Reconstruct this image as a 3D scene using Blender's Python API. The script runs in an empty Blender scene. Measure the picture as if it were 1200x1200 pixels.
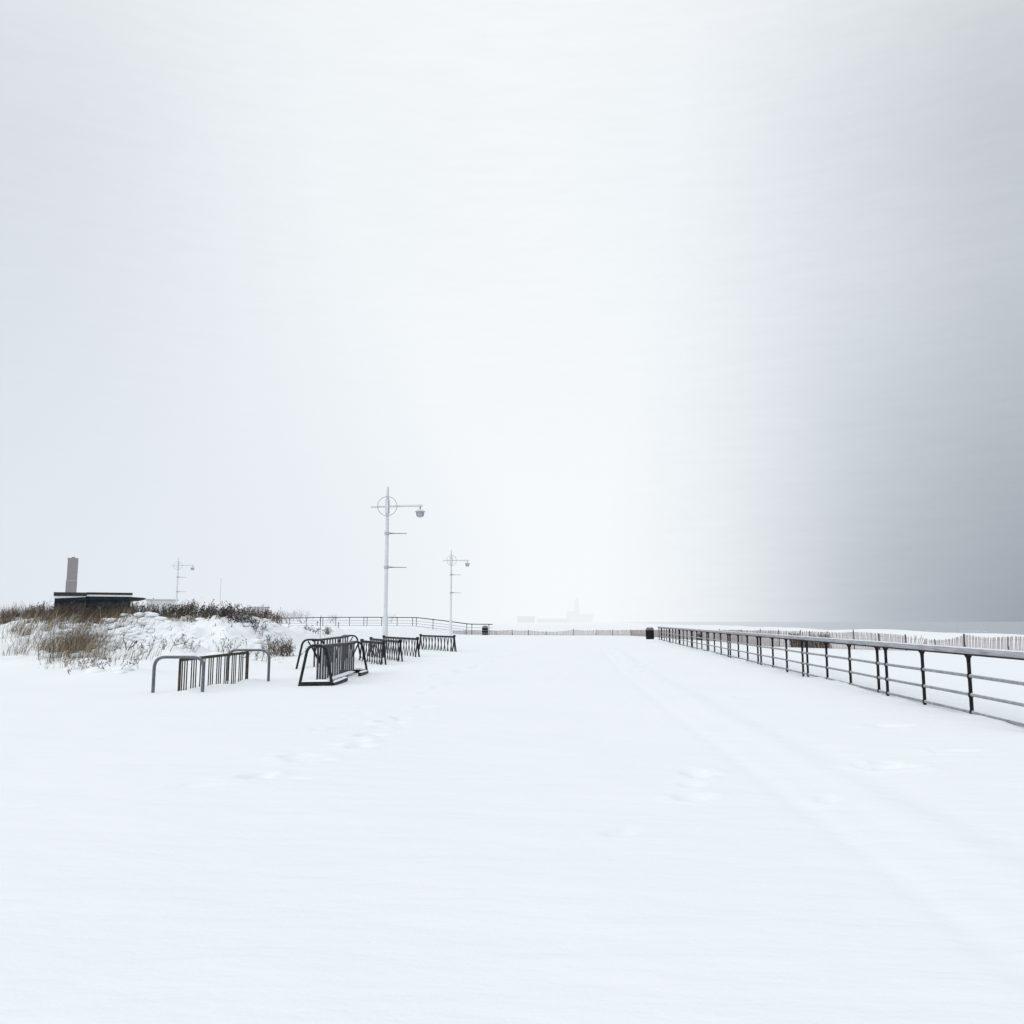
import bpy, math, random
import numpy as np
from mathutils import Vector, Matrix

random.seed(7)
rng = np.random.default_rng(7)
scene = bpy.context.scene
col = scene.collection
R = math.radians
PI = math.pi

# ------------------------------------------------------------------ camera
CAM_H = 1.62
PITCH = math.atan(0.128)
cam_d = bpy.data.cameras.new("camera")
cam_d.sensor_width = 36
cam_d.lens = 30
cam_d.clip_start = 0.1
cam_d.clip_end = 9000
cam = bpy.data.objects.new("camera", cam_d)
cam.location = (0, 0, CAM_H)
cam.rotation_euler = (PI / 2 + PITCH, 0, 0)
col.objects.link(cam)
scene.camera = cam
CP, SP = math.cos(PITCH), math.sin(PITCH)


def at(px, py, Y):
    """the world point seen at photo pixel (px, py) that lies Y metres ahead"""
    fx, fy = (px - 600) / 1000, (600 - py) / 1000
    k = Y / (CP - fy * SP)
    return Vector((fx * k, Y, CAM_H + (SP + fy * CP) * k))


def gnd(px, py, z=0.0):
    """the world point seen at photo pixel (px, py) that lies at height z"""
    fx, fy = (px - 600) / 1000, (600 - py) / 1000
    k = (z - CAM_H) / (SP + fy * CP)
    return Vector((fx * k, (CP - fy * SP) * k, z))


def lin(r, g, b):
    f = lambda c: (c / 255 / 12.92) if c / 255 <= 0.04045 else ((c / 255 + 0.055) / 1.055) ** 2.4
    return (f(r), f(g), f(b), 1)


# ------------------------------------------------------------------ tags and links
def tag(o, label=None, cat=None, group=None, kind=None):
    if label: o["label"] = label
    if cat: o["category"] = cat
    if group: o["group"] = group
    if kind: o["kind"] = kind
    return o


def empty(name, loc, rz=0.0):
    o = bpy.data.objects.new(name, None)
    o.empty_display_size = 0.2
    o.location = loc
    o.rotation_euler = (0, 0, rz)
    col.objects.link(o)
    return o


class MB:
    """collects vertices and faces of one mesh"""
    def __init__(s):
        s.v, s.f, s.c = [], [], []

    def add(s, verts, faces, color=None):
        n = len(s.v)
        s.v += [tuple(p) for p in verts]
        s.f += [tuple(i + n for i in f) for f in faces]
        if color is not None:
            s.c += [tuple(color)] * len(verts)

    def box(s, c, size, rz=0.0, color=None):
        x, y, z = size[0] / 2, size[1] / 2, size[2] / 2
        ca, sa = math.cos(rz), math.sin(rz)
        vs = []
        for dx, dy, dz in ((-x, -y, -z), (x, -y, -z), (x, y, -z), (-x, y, -z), (-x, -y, z), (x, -y, z), (x, y, z), (-x, y, z)):
            vs.append((c[0] + dx * ca - dy * sa, c[1] + dx * sa + dy * ca, c[2] + dz))
        s.add(vs, [(0, 3, 2, 1), (4, 5, 6, 7), (0, 1, 5, 4), (1, 2, 6, 5), (2, 3, 7, 6), (3, 0, 4, 7)], color)

    def bar(s, p0, p1, w, h, up=(0, 0, 1), color=None):
        """a rectangular bar from p0 to p1, w wide across and h along up"""
        p0, p1 = Vector(p0), Vector(p1)
        d = (p1 - p0).normalized()
        side = d.cross(Vector(up))
        if side.length < 1e-4:
            side = d.cross(Vector((0, 1, 0)))
        side.normalize()
        u = side.cross(d).normalized()
        vs = []
        for p in (p0, p1):
            for a, b in ((-1, -1), (1, -1), (1, 1), (-1, 1)):
                vs.append(p + side * (a * w / 2) + u * (b * h / 2))
        s.add(vs, [(0, 1, 2, 3), (7, 6, 5, 4), (0, 4, 5, 1), (1, 5, 6, 2), (2, 6, 7, 3), (3, 7, 4, 0)], color)

    def tube(s, pts, r, n=8, color=None):
        """a tube along pts; r is one radius or one per point"""
        pts = [Vector(p) for p in pts]
        rs = r if isinstance(r, (list, tuple)) else [r] * len(pts)
        vs, fs = [], []
        prev = None
        for i, p in enumerate(pts):
            a = pts[max(i - 1, 0)]
            b = pts[min(i + 1, len(pts) - 1)]
            d = (b - a).normalized()
            if prev is None:
                ref = Vector((0, 0, 1)) if abs(d.z) < 0.9 else Vector((1, 0, 0))
                prev = d.cross(ref).normalized()
            side = (prev - d * prev.dot(d)).normalized()
            prev = side
            up = d.cross(side)
            for k in range(n):
                t = 2 * PI * k / n
                vs.append(p + (side * math.cos(t) + up * math.sin(t)) * rs[i])
        for i in range(len(pts) - 1):
            for k in range(n):
                k2 = (k + 1) % n
                fs.append((i * n + k, i * n + k2, (i + 1) * n + k2, (i + 1) * n + k))
        fs.append(tuple(range(n - 1, -1, -1)))
        fs.append(tuple((len(pts) - 1) * n + k for k in range(n)))
        s.add(vs, fs, color)

    def lathe(s, prof, c=(0, 0, 0), n=20, color=None):
        vs, fs = [], []
        for r, z in prof:
            for k in range(n):
                t = 2 * PI * k / n
                vs.append((c[0] + r * math.cos(t), c[1] + r * math.sin(t), c[2] + z))
        for i in range(len(prof) - 1):
            for k in range(n):
                k2 = (k + 1) % n
                fs.append((i * n + k, i * n + k2, (i + 1) * n + k2, (i + 1) * n + k))
        fs.append(tuple(range(n - 1, -1, -1)))
        fs.append(tuple((len(prof) - 1) * n + k for k in range(n)))
        s.add(vs, fs, color)

    def build(s, name, m, parent=None, smooth=False, bevel=0.0):
        me = bpy.data.meshes.new(name)
        me.from_pydata(s.v, [], s.f)
        if s.c:
            a = me.color_attributes.new("col", "FLOAT_COLOR", "POINT")
            a.data.foreach_set("color", np.array([(c[0], c[1], c[2], 1) for c in s.c], np.float32).ravel())
        me.materials.append(m)
        me.update()
        o = bpy.data.objects.new(name, me)
        col.objects.link(o)
        if parent is not None:
            o.parent = parent
        if smooth:
            me.shade_smooth()
            md = o.modifiers.new("edge", "EDGE_SPLIT")
            md.split_angle = R(40)
        if bevel:
            b = o.modifiers.new("bevel", "BEVEL")
            b.width = bevel
            b.segments = 2
            b.limit_method = "ANGLE"
        return o


def mesh_np(name, verts, faces, m, parent=None, colors=None, smooth=False):
    """a mesh from numpy arrays of verts (n,3) and quads or tris (m,k)"""
    me = bpy.data.meshes.new(name)
    nv, (nf, k) = len(verts), faces.shape
    me.vertices.add(nv)
    me.vertices.foreach_set("co", np.asarray(verts, np.float32).ravel())
    me.loops.add(nf * k)
    me.loops.foreach_set("vertex_index", faces.astype(np.int32).ravel())
    me.polygons.add(nf)
    me.polygons.foreach_set("loop_start", np.arange(0, nf * k, k, dtype=np.int32))
    me.polygons.foreach_set("loop_total", np.full(nf, k, np.int32))
    if smooth:
        me.polygons.foreach_set("use_smooth", np.ones(nf, bool))
    me.update(calc_edges=True)
    if colors is not None:
        a = me.color_attributes.new("col", "FLOAT_COLOR", "POINT")
        c4 = np.ones((nv, 4), np.float32)
        c4[:, :3] = colors
        a.data.foreach_set("color", c4.ravel())
    me.materials.append(m)
    me.validate()
    o = bpy.data.objects.new(name, me)
    col.objects.link(o)
    if parent is not None:
        o.parent = parent
    return o


# ------------------------------------------------------------------ materials
def new_mat(name):
    m = bpy.data.materials.new(name)
    m.use_nodes = True
    nt = m.node_tree
    return m, nt, nt.nodes["Principled BSDF"]


def mat(name, c0, c1=None, rough=0.6, scale=8.0, metallic=0.0, bump=0.0, dust=0.0, dust_at=0.55, stretch=None):
    """two mottled base colours; dust = how much settled snow covers faces that look up"""
    m, nt, bs = new_mat(name)
    N, L = nt.nodes.new, nt.links.new
    tc = N("ShaderNodeNewGeometry")
    mp = N("ShaderNodeMapping")
    mp.inputs["Scale"].default_value = stretch or (1, 1, 1)
    L(tc.outputs["Position"], mp.inputs["Vector"])
    nz = N("ShaderNodeTexNoise")
    nz.inputs["Scale"].default_value = scale
    nz.inputs["Detail"].default_value = 5
    L(mp.outputs["Vector"], nz.inputs["Vector"])
    rp = N("ShaderNodeValToRGB")
    rp.color_ramp.elements[0].position = 0.35
    rp.color_ramp.elements[1].position = 0.65
    rp.color_ramp.elements[0].color = (*c0, 1)
    rp.color_ramp.elements[1].color = (*(c1 or c0), 1)
    L(nz.outputs["Fac"], rp.inputs["Fac"])
    out = rp.outputs["Color"]
    if dust > 0:
        sx = N("ShaderNodeSeparateXYZ")
        L(tc.outputs["Normal"], sx.inputs[0])
        n2 = N("ShaderNodeTexNoise")
        n2.inputs["Scale"].default_value = 5
        L(tc.outputs["Position"], n2.inputs["Vector"])
        ad = N("ShaderNodeMath"); ad.operation = "MULTIPLY_ADD"
        L(n2.outputs["Fac"], ad.inputs[0]); ad.inputs[1].default_value = 0.6
        L(sx.outputs["Z"], ad.inputs[2])
        mr = N("ShaderNodeMapRange")
        mr.inputs["From Min"].default_value = dust_at + 0.3 - 0.12
        mr.inputs["From Max"].default_value = dust_at + 0.3 + 0.12
        mr.inputs["To Max"].default_value = dust
        L(ad.outputs[0], mr.inputs["Value"])
        mx = N("ShaderNodeMix"); mx.data_type = "RGBA"
        L(mr.outputs["Result"], mx.inputs["Factor"])
        L(out, mx.inputs["A"])
        mx.inputs["B"].default_value = (0.82, 0.85, 0.9, 1)
        out = mx.outputs["Result"]
    L(out, bs.inputs["Base Color"])
    bs.inputs["Roughness"].default_value = rough
    bs.inputs["Metallic"].default_value = metallic
    bs.inputs["Specular IOR Level"].default_value = 0.12 if max(c0) < .06 else 0.35
    if bump:
        bp = N("ShaderNodeBump")
        bp.inputs["Strength"].default_value = bump
        bp.inputs["Distance"].default_value = 0.02
        L(nz.outputs["Fac"], bp.inputs["Height"])
        L(bp.outputs["Normal"], bs.inputs["Normal"])
    return m


def mat_attr(name, rough=0.8):
    m, nt, bs = new_mat(name)
    a = nt.nodes.new("ShaderNodeAttribute")
    a.attribute_name = "col"
    nt.links.new(a.outputs["Color"], bs.inputs["Base Color"])
    bs.inputs["Roughness"].default_value = rough
    return m


def snow_mat():
    m, nt, bs = new_mat("snow")
    N, L = nt.nodes.new, nt.links.new
    g = N("ShaderNodeNewGeometry")
    bs.inputs["Roughness"].default_value = 0.75
    bs.inputs["Specular IOR Level"].default_value = 0.2
    n0 = N("ShaderNodeTexNoise"); n0.inputs["Scale"].default_value = 0.35; n0.inputs["Detail"].default_value = 4
    L(g.outputs["Position"], n0.inputs["Vector"])
    rp = N("ShaderNodeValToRGB")
    rp.color_ramp.elements[0].color = (0.868, 0.901, 0.930, 1)
    rp.color_ramp.elements[1].color = (0.904, 0.930, 0.949, 1)
    L(n0.outputs["Fac"], rp.inputs["Fac"])
    L(rp.outputs["Color"], bs.inputs["Base Color"])
    mp = N("ShaderNodeMapping"); mp.inputs["Scale"].default_value = (0.7, 2.2, 1)
    mp.inputs["Rotation"].default_value = (0, 0, 0.35)
    L(g.outputs["Position"], mp.inputs["Vector"])
    n1 = N("ShaderNodeTexNoise"); n1.inputs["Scale"].default_value = 1.7; n1.inputs["Detail"].default_value = 7; n1.inputs["Roughness"].default_value = 0.55
    L(mp.outputs["Vector"], n1.inputs["Vector"])
    n2 = N("ShaderNodeTexNoise"); n2.inputs["Scale"].default_value = 38; n2.inputs["Detail"].default_value = 3
    L(g.outputs["Position"], n2.inputs["Vector"])
    b1 = N("ShaderNodeBump"); b1.inputs["Strength"].default_value = 0.5; b1.inputs["Distance"].default_value = 0.06
    L(n1.outputs["Fac"], b1.inputs["Height"])
    b2 = N("ShaderNodeBump"); b2.inputs["Strength"].default_value = 0.2; b2.inputs["Distance"].default_value = 0.012
    L(n2.outputs["Fac"], b2.inputs["Height"]); L(b1.outputs["Normal"], b2.inputs["Normal"])
    L(b2.outputs["Normal"], bs.inputs["Normal"])
    return m


def water_mat():
    m, nt, bs = new_mat("sea_water")
    N, L = nt.nodes.new, nt.links.new
    g = N("ShaderNodeNewGeometry")
    bs.inputs["Base Color"].default_value = (0.41, 0.44, 0.475, 1)
    bs.inputs["Roughness"].default_value = 0.22
    mp = N("ShaderNodeMapping"); mp.inputs["Scale"].default_value = (1, 0.25, 1)
    mp.inputs["Rotation"].default_value = (0, 0, R(4.65))
    L(g.outputs["Position"], mp.inputs["Vector"])
    n1 = N("ShaderNodeTexNoise"); n1.inputs["Scale"].default_value = 0.22; n1.inputs["Detail"].default_value = 6
    L(mp.outputs["Vector"], n1.inputs["Vector"])
    b1 = N("ShaderNodeBump"); b1.inputs["Strength"].default_value = 0.12; b1.inputs["Distance"].default_value = 0.15
    L(n1.outputs["Fac"], b1.inputs["Height"]); L(b1.outputs["Normal"], bs.inputs["Normal"])
    return m


def haze_mat(name, density, rgb):
    m = bpy.data.materials.new(name)
    m.use_nodes = True
    nt = m.node_tree
    for n in list(nt.nodes): nt.nodes.remove(n)
    N, L = nt.nodes.new, nt.links.new
    o = N("ShaderNodeOutputMaterial")
    a = N("ShaderNodeVolumeAbsorption"); a.inputs["Density"].default_value = density; a.inputs["Color"].default_value = (0, 0, 0, 1)
    e = N("ShaderNodeEmission"); e.inputs["Color"].default_value = rgb; e.inputs["Strength"].default_value = density
    s = N("ShaderNodeAddShader")
    L(a.outputs[0], s.inputs[0]); L(e.outputs[0], s.inputs[1]); L(s.outputs[0], o.inputs["Volume"])
    return m


SNOW = snow_mat()
PLANT = mat_attr("dry_plant")
GALV = mat("galvanised_steel", (0.10, 0.11, 0.125), (0.16, 0.17, 0.19), 0.55, 12, 0.3, dust=0.6, dust_at=0.7)
RUSTY = mat("weathered_brown_steel", (0.035, 0.03, 0.025), (0.075, 0.062, 0.05), 0.7, 9)
BLACK = mat("black_painted_steel", (0.012, 0.013, 0.017), (0.03, 0.031, 0.036), 0.55, 10, dust=0.35, dust_at=0.75)
SLAT = mat("dark_grey_slats", (0.035, 0.036, 0.045), (0.085, 0.088, 0.10), 0.6, 6)
POST = mat("black_iron_posts", (0.008, 0.007, 0.009), (0.02, 0.018, 0.02), 0.6, 10)
RAILPIPE = mat("grey_rail_pipe", (0.20, 0.21, 0.235), (0.31, 0.32, 0.35), 0.5, 7, dust=0.75, dust_at=0.6)
TOPRAIL = mat("weathered_wood_rail", (0.23, 0.235, 0.26), (0.41, 0.41, 0.44), 0.8, 5, stretch=(3, 0.3, 6), dust=0.85, dust_at=0.6)
UNDER = mat("rail_bracket_shade", (0.03, 0.024, 0.02), (0.06, 0.05, 0.042), 0.7, 6)  # dark brown for the brackets, with the rail's underside shadow put into the colour
WHITEPAINT = mat("white_mast_paint", (0.63, 0.65, 0.69), (0.70, 0.72, 0.75), 0.5, 3)
LAMPGREY = mat("grey_lamp_metal", (0.40, 0.42, 0.46), (0.50, 0.52, 0.56), 0.5, 12, dust=0.7, dust_at=0.6)
BRASS = mat("brown_lamp_fitting", (0.08, 0.055, 0.03), (0.13, 0.09, 0.05), 0.5, 12)
ROD = mat("banner_rod", (0.17, 0.17, 0.18), (0.25, 0.25, 0.26), 0.5, 12)
PICKET = mat("weathered_red_picket", (0.32, 0.28, 0.28), (0.44, 0.40, 0.40), 0.85, 6)
STAKE = mat("fence_stake", (0.06, 0.05, 0.05), (0.11, 0.095, 0.095), 0.85, 10)
BIN = mat("dark_bin_mesh", (0.008, 0.010, 0.011), (0.02, 0.024, 0.026), 0.6, 15)
BINLID = mat("bin_lid", (0.10, 0.105, 0.11), (0.17, 0.18, 0.19), 0.5, 9, dust=0.9, dust_at=0.75)
WALLD = mat("dark_pavilion_wall", (0.009, 0.012, 0.015), (0.035, 0.042, 0.05), 0.6, 1.4, stretch=(0.5, 0.5, 2.2))
FASCIA = mat("dark_brown_fascia", (0.03, 0.028, 0.027), (0.055, 0.05, 0.047), 0.7, 2)
BRICK = mat("hazy_brick", (0.05, 0.036, 0.042), (0.078, 0.06, 0.067), 0.9, 0.8, stretch=(1, 1, 3))
STONE = mat("pale_stone", (0.2, 0.2, 0.22), (0.28, 0.28, 0.3), 0.9, 0.5)
PALE = mat("pale_grey_wall", (0.36, 0.37, 0.40), (0.44, 0.45, 0.48), 0.8, 0.4)
GLASSD = mat("dark_window", (0.03, 0.035, 0.045), (0.05, 0.055, 0.065), 0.2, 1)
FARGREY = mat("far_grey_stone", (0.12, 0.125, 0.15), (0.17, 0.175, 0.2), 0.9, 0.05)

# ------------------------------------------------------------------ terrain
ax = math.atan2(0.082, CP + 0.128 * SP)       # heading of the boardwalk, right of straight ahead
AD = Vector((math.sin(ax), math.cos(ax), 0))


def ss(a, b, x):
    t = np.clip((x - a) / (b - a), 0, 1)
    return t * t * (3 - 2 * t)


_perm = rng.integers(0, 2 ** 31, size=(256, 256)) / 2 ** 31


def vnoise(x, y):
    x, y = np.asarray(x, float), np.asarray(y, float)
    xi, yi = np.floor(x), np.floor(y)
    fx, fy = x - xi, y - yi
    fx = fx * fx * fx * (fx * (fx * 6 - 15) + 10); fy = fy * fy * fy * (fy * (fy * 6 - 15) + 10)
    xi, yi = xi.astype(int) % 256, yi.astype(int) % 256
    x1, y1 = (xi + 1) % 256, (yi + 1) % 256
    a, b, c, d = _perm[xi, yi], _perm[x1, yi], _perm[xi, y1], _perm[x1, y1]
    return (a + (b - a) * fx) * (1 - fy) + (c + (d - c) * fx) * fy - 0.5


def fbm(x, y, n=4):
    s, a = 0, 1
    for i in range(n):
        s = s + a * vnoise(x * 2 ** i + 17 * i, y * 2 ** i + 31 * i)
        a *= 0.5
    return s


# marks in the snow: (px, py, length, width, heading, depth)
MARKS = []
for px, py, ln, w, h, d in [
    (303, 912, .22, .13, 0.2, .07), (335, 914, .5, .09, 1.5, .035), (352, 889, .2, .13, 1.2, .06), (364, 893, .22, .12, 1.4, .05),
    (416, 870, .2, .14, 0.6, .08), (422, 876, .18, .13, 0.2, .06), (434, 862, .2, .14, 0.8, .07), (446, 852, .16, .12, 0.5, .05),
    (458, 846, .22, .15, 0.7, .09), (467, 842, .2, .14, 0.9, .08), (380, 856, .18, .1, 1.4, .05), (398, 855, .16, .1, 1.4, .05),
    (500, 812, .2, .13, 0.4, .07), (512, 806, .2, .13, 0.4, .07), (528, 801, .22, .14, 0.5, .07), (496, 828, .2, .12, 0.9, .05),
    (422, 836, .2, .12, 0.9, .05), (540, 790, .25, .15, 0.5, .07), (556, 782, .25, .15, 0.5, .07), (228, 924, .2, .1, 1.4, .03),
    (818, 905, .2, .14, 0.4, .07), (812, 918, .16, .12, 0.4, .04), (814, 933, .18, .12, 1.2, .05), (822, 910, .12, .08, 1.2, .04),
    (1045, 897, .34, .17, 1.4, .08), (1036, 893, .2, .12, 1.0, .05), (1041, 852, .3, .14, 1.4, .07), (996, 832, .25, .1, 1.4, .04),
    (745, 779, .3, .2, 0.4, .08), (742, 774, .3, .2, 0.4, .07), (721, 766, .35, .2, 0.3, .08), (716, 760, .35, .2, 0.3, .08),
    (708, 755, .4, .25, 0.3, .09), (757, 787, .25, .16, 0.4, .06), (870, 817, .2, .12, 1.2, .05), (1118, 880, .3, .12, 1.4, .05),
    (970, 935, .16, .1, 0.4, .04), (730, 975, .18, .1, 0.8, .03), (660, 790, .2, .14, 0.3, .04), (640, 780, .25, .15, 0.3, .04)]:
    p = gnd(px, py)
    MARKS.append((p.x, p.y, ln, w, h, d))
for i in range(26):       # more prints wandering towards the far end
    t = i / 25
    MARKS.append((-2.2 + 5.5 * t + random.uniform(-.25, .25), 26 + 45 * t ** 1.3, .2 + .1 * t, .14 + .06 * t, .3, .07))
for i in range(16):
    t = i / 15
    MARKS.append((5.2 + random.uniform(-.3, .3), 24 + 34 * t, .2, .14, .2, .05))


def height(x, y, detail=True):
    x, y = np.asarray(x, float), np.asarray(y, float)
    u, v = x * AD.x + y * AD.y, x * AD.y - y * AD.x
    # raised ground on the left, with the dune at its front
    xc = np.interp(y, [0, 45, 55, 100, 200, 3000], [-11.5, -10.8, -12.2, -9.0, -13, -250])
    hw = np.interp(y, [0, 45, 100, 400], [1.9, 2.0, 3.0, 8.0])
    side = 1 - ss(xc - hw, xc + hw, x)
    st = np.interp(x, [-16, -13.2, -11.2], [30.5, 33.0, 39.5])
    front = ss(0, np.interp(x, [-14, -11], [12.5, 8.5]), y - st + 1.2 * fbm(x * .25, 3.3 + y * 0, 2))
    plat = 1.0 * side * front * (1 - .9 * ss(250, 600, y))
    crest = 0.62 * np.exp(-((y - 45.5) / 5.5) ** 2) * (1 - ss(xc - 2.6, xc + 0.6, x))
    z = plat + crest
    lumpy = ss(28, 34, y) * (1 - ss(60, 75, y)) * (1 - ss(xc - 1.5, xc + 1.8, x))
    if detail:
        z = z + lumpy * (0.62 * fbm(x * .42, y * .42, 4) + .30 * np.abs(fbm(x * 1.9 + 5, y * 1.9, 3)))
    # low drift round the shrub at the near tip and along the racks
    z = z + .22 * np.exp(-(((x + 11.6) / 1.3) ** 2 + ((y - 26.0) / 1.6) ** 2))
    z = z + .30 * np.exp(-(((x + 14.5) / 2.8) ** 2 + ((y - 31.5) / 2.5) ** 2))
    # open snow
    if detail:
        far = 1 - ss(60, 160, y)
        z = z + far * (.05 * fbm(x * .16 + 9, y * .12, 3) + .012 * fbm(x * .9, y * 1.9 + 4, 3))
    # wind ridge left along an old wheel track
    tx = np.interp(y, [3, 7, 14, 30, 60], [3.1, 3.3, 3.55, 4.4, 6.8])
    d = x - tx
    fade = ss(2, 5, y) * (1 - ss(40, 60, y))
    z = z + fade * (.02 * np.exp(-(d / .25) ** 2) - .014 * np.exp(-((d - .45) / .22) ** 2))
    d2 = x - (tx - .75)
    z = z - fade * .018 * np.exp(-(d2 / .12) ** 2)
    # beach falls to the sea
    z = z - .25 * ss(7.2, 9.5, v) * ss(0, 1, 1) * 0.0
    dune = .55 * np.exp(-((v - 38) / 7) ** 2) * (.6 + .9 * fbm(u * .035 + 2, v * .05, 3)) * ss(15, 40, y) * (1 - ss(250, 500, y))
    z = z + dune - 2.6 * ss(41, 60, v)
    return z


def hz(x, y):
    z = float(height(x, y))
    for mx, my, ln, w, h, d in MARKS:
        pass
    return z


def lines(lo, hi, f0, f1, step, grow):
    mid = list(np.arange(f0, f1, step))
    a, s = f1, step
    while a < hi:
        mid.append(a); s *= grow; a += s
    mid.append(hi)
    b, s, left = f0, step, []
    while True:
        s *= grow; b -= s
        if b <= lo: break
        left.append(b)
    left.append(lo)
    return np.array(left[::-1] + mid)


gx = lines(-3500, 3500, -17, 11, 0.075, 1.06)
gy = [-60, -30, -15, -8, -4, -2, 0, 1, 2]
yv = 2.4
while yv < 4000:
    gy.append(yv)
    yv += max(0.065, 0.0062 * yv) if yv < 60 else (0.4 if yv < 75 else 0.03 * yv)
gy.append(4000)
gy = np.array(gy)
XX, YY = np.meshgrid(gx, gy)
ZZ = height(XX, YY)
for mx, my, ln, w, h, d in MARKS:
    ix = slice(max(np.searchsorted(gx, mx - 1.2), 0), np.searchsorted(gx, mx + 1.2))
    iy = slice(max(np.searchsorted(gy, my - 1.2), 0), np.searchsorted(gy, my + 1.2))
    dx, dy = XX[iy, ix] - mx, YY[iy, ix] - my
    a = (dx * math.sin(h) + dy * math.cos(h)) / ln
    b = (dx * math.cos(h) - dy * math.sin(h)) / w
    q = a * a + b * b
    ZZ[iy, ix] += .6 * d * (-1.4 * np.exp(-q ** 3) + (.4 + .9 * fbm(XX[iy, ix] * 5, YY[iy, ix] * 5, 2)) * np.exp(-(np.sqrt(q) - 1.55) ** 2 * 5))
for (px0, py0, px1, py1, a_) in [(209.5, 812, 289.5, 797.5, .07), (366, 784, 408, 773, .08), (424, 773, 450, 777, .09), (435, 768, 469.5, 775, .09), (450, 765, 489.5, 769.5, .09), (493, 760, 532, 763, .08)]:
    p, q = gnd(px0, py0), gnd(px1, py1)
    t = np.clip(((XX - p.x) * (q.x - p.x) + (YY - p.y) * (q.y - p.y)) / (q - p).length_squared, 0, 1)
    dd = np.hypot(XX - p.x - t * (q.x - p.x), YY - p.y - t * (q.y - p.y))
    ZZ += a_ * np.exp(-(dd / .55) ** 2) * (.4 + 1.6 * fbm(XX * 1.1, YY * 1.1, 3))
pq = gnd(1083, 825)
dv = np.abs((XX - pq.x) * AD.y - (YY - pq.y) * AD.x)
ZZ += .05 * np.exp(-(dv / .5) ** 2) * (.2 + 2.2 * fbm(XX * .9 + 40, YY * .7, 3)) * (YY < 78) * (YY > 8)
nr, nc = XX.shape
idx = np.arange(nr * nc).reshape(nr, nc)
quads = np.stack([idx[:-1, :-1], idx[:-1, 1:], idx[1:, 1:], idx[1:, :-1]], -1).reshape(-1, 4)
ground = mesh_np("snow_ground", np.stack([XX, YY, ZZ], -1).reshape(-1, 3), quads, SNOW, smooth=True)
tag(ground, kind="structure")

# sea beyond the beach
sea = MB()
n0 = Vector((AD.y, -AD.x, 0))
a0, b0 = AD * -400 + n0 * 44, AD * 4500 + n0 * 44
a1, b1 = AD * -400 + n0 * 5000, AD * 4500 + n0 * 5000
sea.add([(p.x, p.y, -1.25) for p in (a0, a1, b1, b0)], [(0, 1, 2, 3)])
tag(sea.build("sea_water", water_mat()), kind="structure")
FOAM = mat("sea_foam", (0.42, 0.45, 0.5), (0.55, 0.58, 0.62), 0.9, 0.6)
fo = MB()
for k in range(30):
    u0, v0 = random.uniform(60, 330), 58 + abs(random.gauss(0, 26))
    ln, hh = random.uniform(5, 26), random.uniform(.12, .34)
    n = 10
    vs, fs = [], []
    for i in range(n + 1):
        t = i / n
        w = math.sin(PI * t) ** .6
        p = AD * (u0 + ln * t) + n0 * (v0 + .8 * math.sin(t * 5 + k))
        for dv, dz in ((-.9 * w, -.02), (-.1, hh * w), (1.0 * w, -.02)):
            q = p + n0 * dv
            vs.append((q.x, q.y, -1.25 + dz))
    for i in range(n):
        for j in range(2):
            fs.append((i * 3 + j, i * 3 + j + 1, i * 3 + j + 4, i * 3 + j + 3))
    fo.add(vs, fs)
tag(fo.build("sea_foam", FOAM), label="white crests of small waves breaking off the snowy beach", kind="stuff")


# ------------------------------------------------------------------ small shape helpers
def fillet(pts, r, n=6):
    """round the inner corners of a polyline"""
    pts = [Vector(p) for p in pts]
    out = [pts[0]]
    for i in range(1, len(pts) - 1):
        a, b, c = pts[i - 1], pts[i], pts[i + 1]
        d0, d1 = (a - b).normalized(), (c - b).normalized()
        rr = min(r, (a - b).length * .49, (c - b).length * .49)
        p0, p1 = b + d0 * rr, b + d1 * rr
        for k in range(n + 1):
            t = k / n
            out.append(p0 * (1 - t) ** 2 + b * 2 * t * (1 - t) + p1 * t * t)
    out.append(pts[-1])
    return out


def local(p, o):
    return Vector(p) - Vector(o)


# ------------------------------------------------------------------ boardwalk railing on the right
P0 = gnd(1083, 825)


def rail_pt(Y, z=0.0):
    k = (Y - P0.y) / AD.y
    return Vector((P0.x + AD.x * k, Y, z))


def rounded_bar(mb, p0, p1, w, h, r):
    p0, p1 = Vector(p0), Vector(p1)
    d = (p1 - p0).normalized()
    side = d.cross(Vector((0, 0, 1))).normalized()
    up = side.cross(d)
    ring = []
    for cx, cz, a0 in ((1, 1, 0), (-1, 1, PI / 2), (-1, -1, PI), (1, -1, 1.5 * PI)):
        for k in range(4):
            t = a0 + PI / 2 * k / 3
            ring.append((cx * (w / 2 - r) + r * math.cos(t), cz * (h / 2 - r) + r * math.sin(t)))
    n = len(ring)
    vs = [p + side * a + up * b for p in (p0, p1) for a, b in ring]
    fs = [(k, (k + 1) % n, n + (k + 1) % n, n + k) for k in range(n)]
    fs += [tuple(range(n - 1, -1, -1)), tuple(range(n, 2 * n))]
    mb.add(vs, fs)


Y19 = (P0.y * 401) / (1031 - 682)
SEC, BAY = 6.7, 2.05
posts = []
for k in range(-1, 9):
    for j in range(4):
        y = Y19 + SEC * k + BAY * j
        if y < 76.9: posts.append(y)
y_end = posts[-1]
rl0 = rail_pt(posts[0])
rail = empty("boardwalk_railing", (rl0.x, rl0.y, float(height(rl0.x, rl0.y))))
tag(rail, "long straight railing on the right with black posts, grey pipes and pale top rail", "railing")


def rz_at(y):
    p = rail_pt(y)
    return float(height(p.x, p.y)) * 1.0


RB = rail.location
ext0, ext1 = posts[0] - .2, y_end + .25
ys = np.linspace(ext0, ext1, 40)
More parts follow.
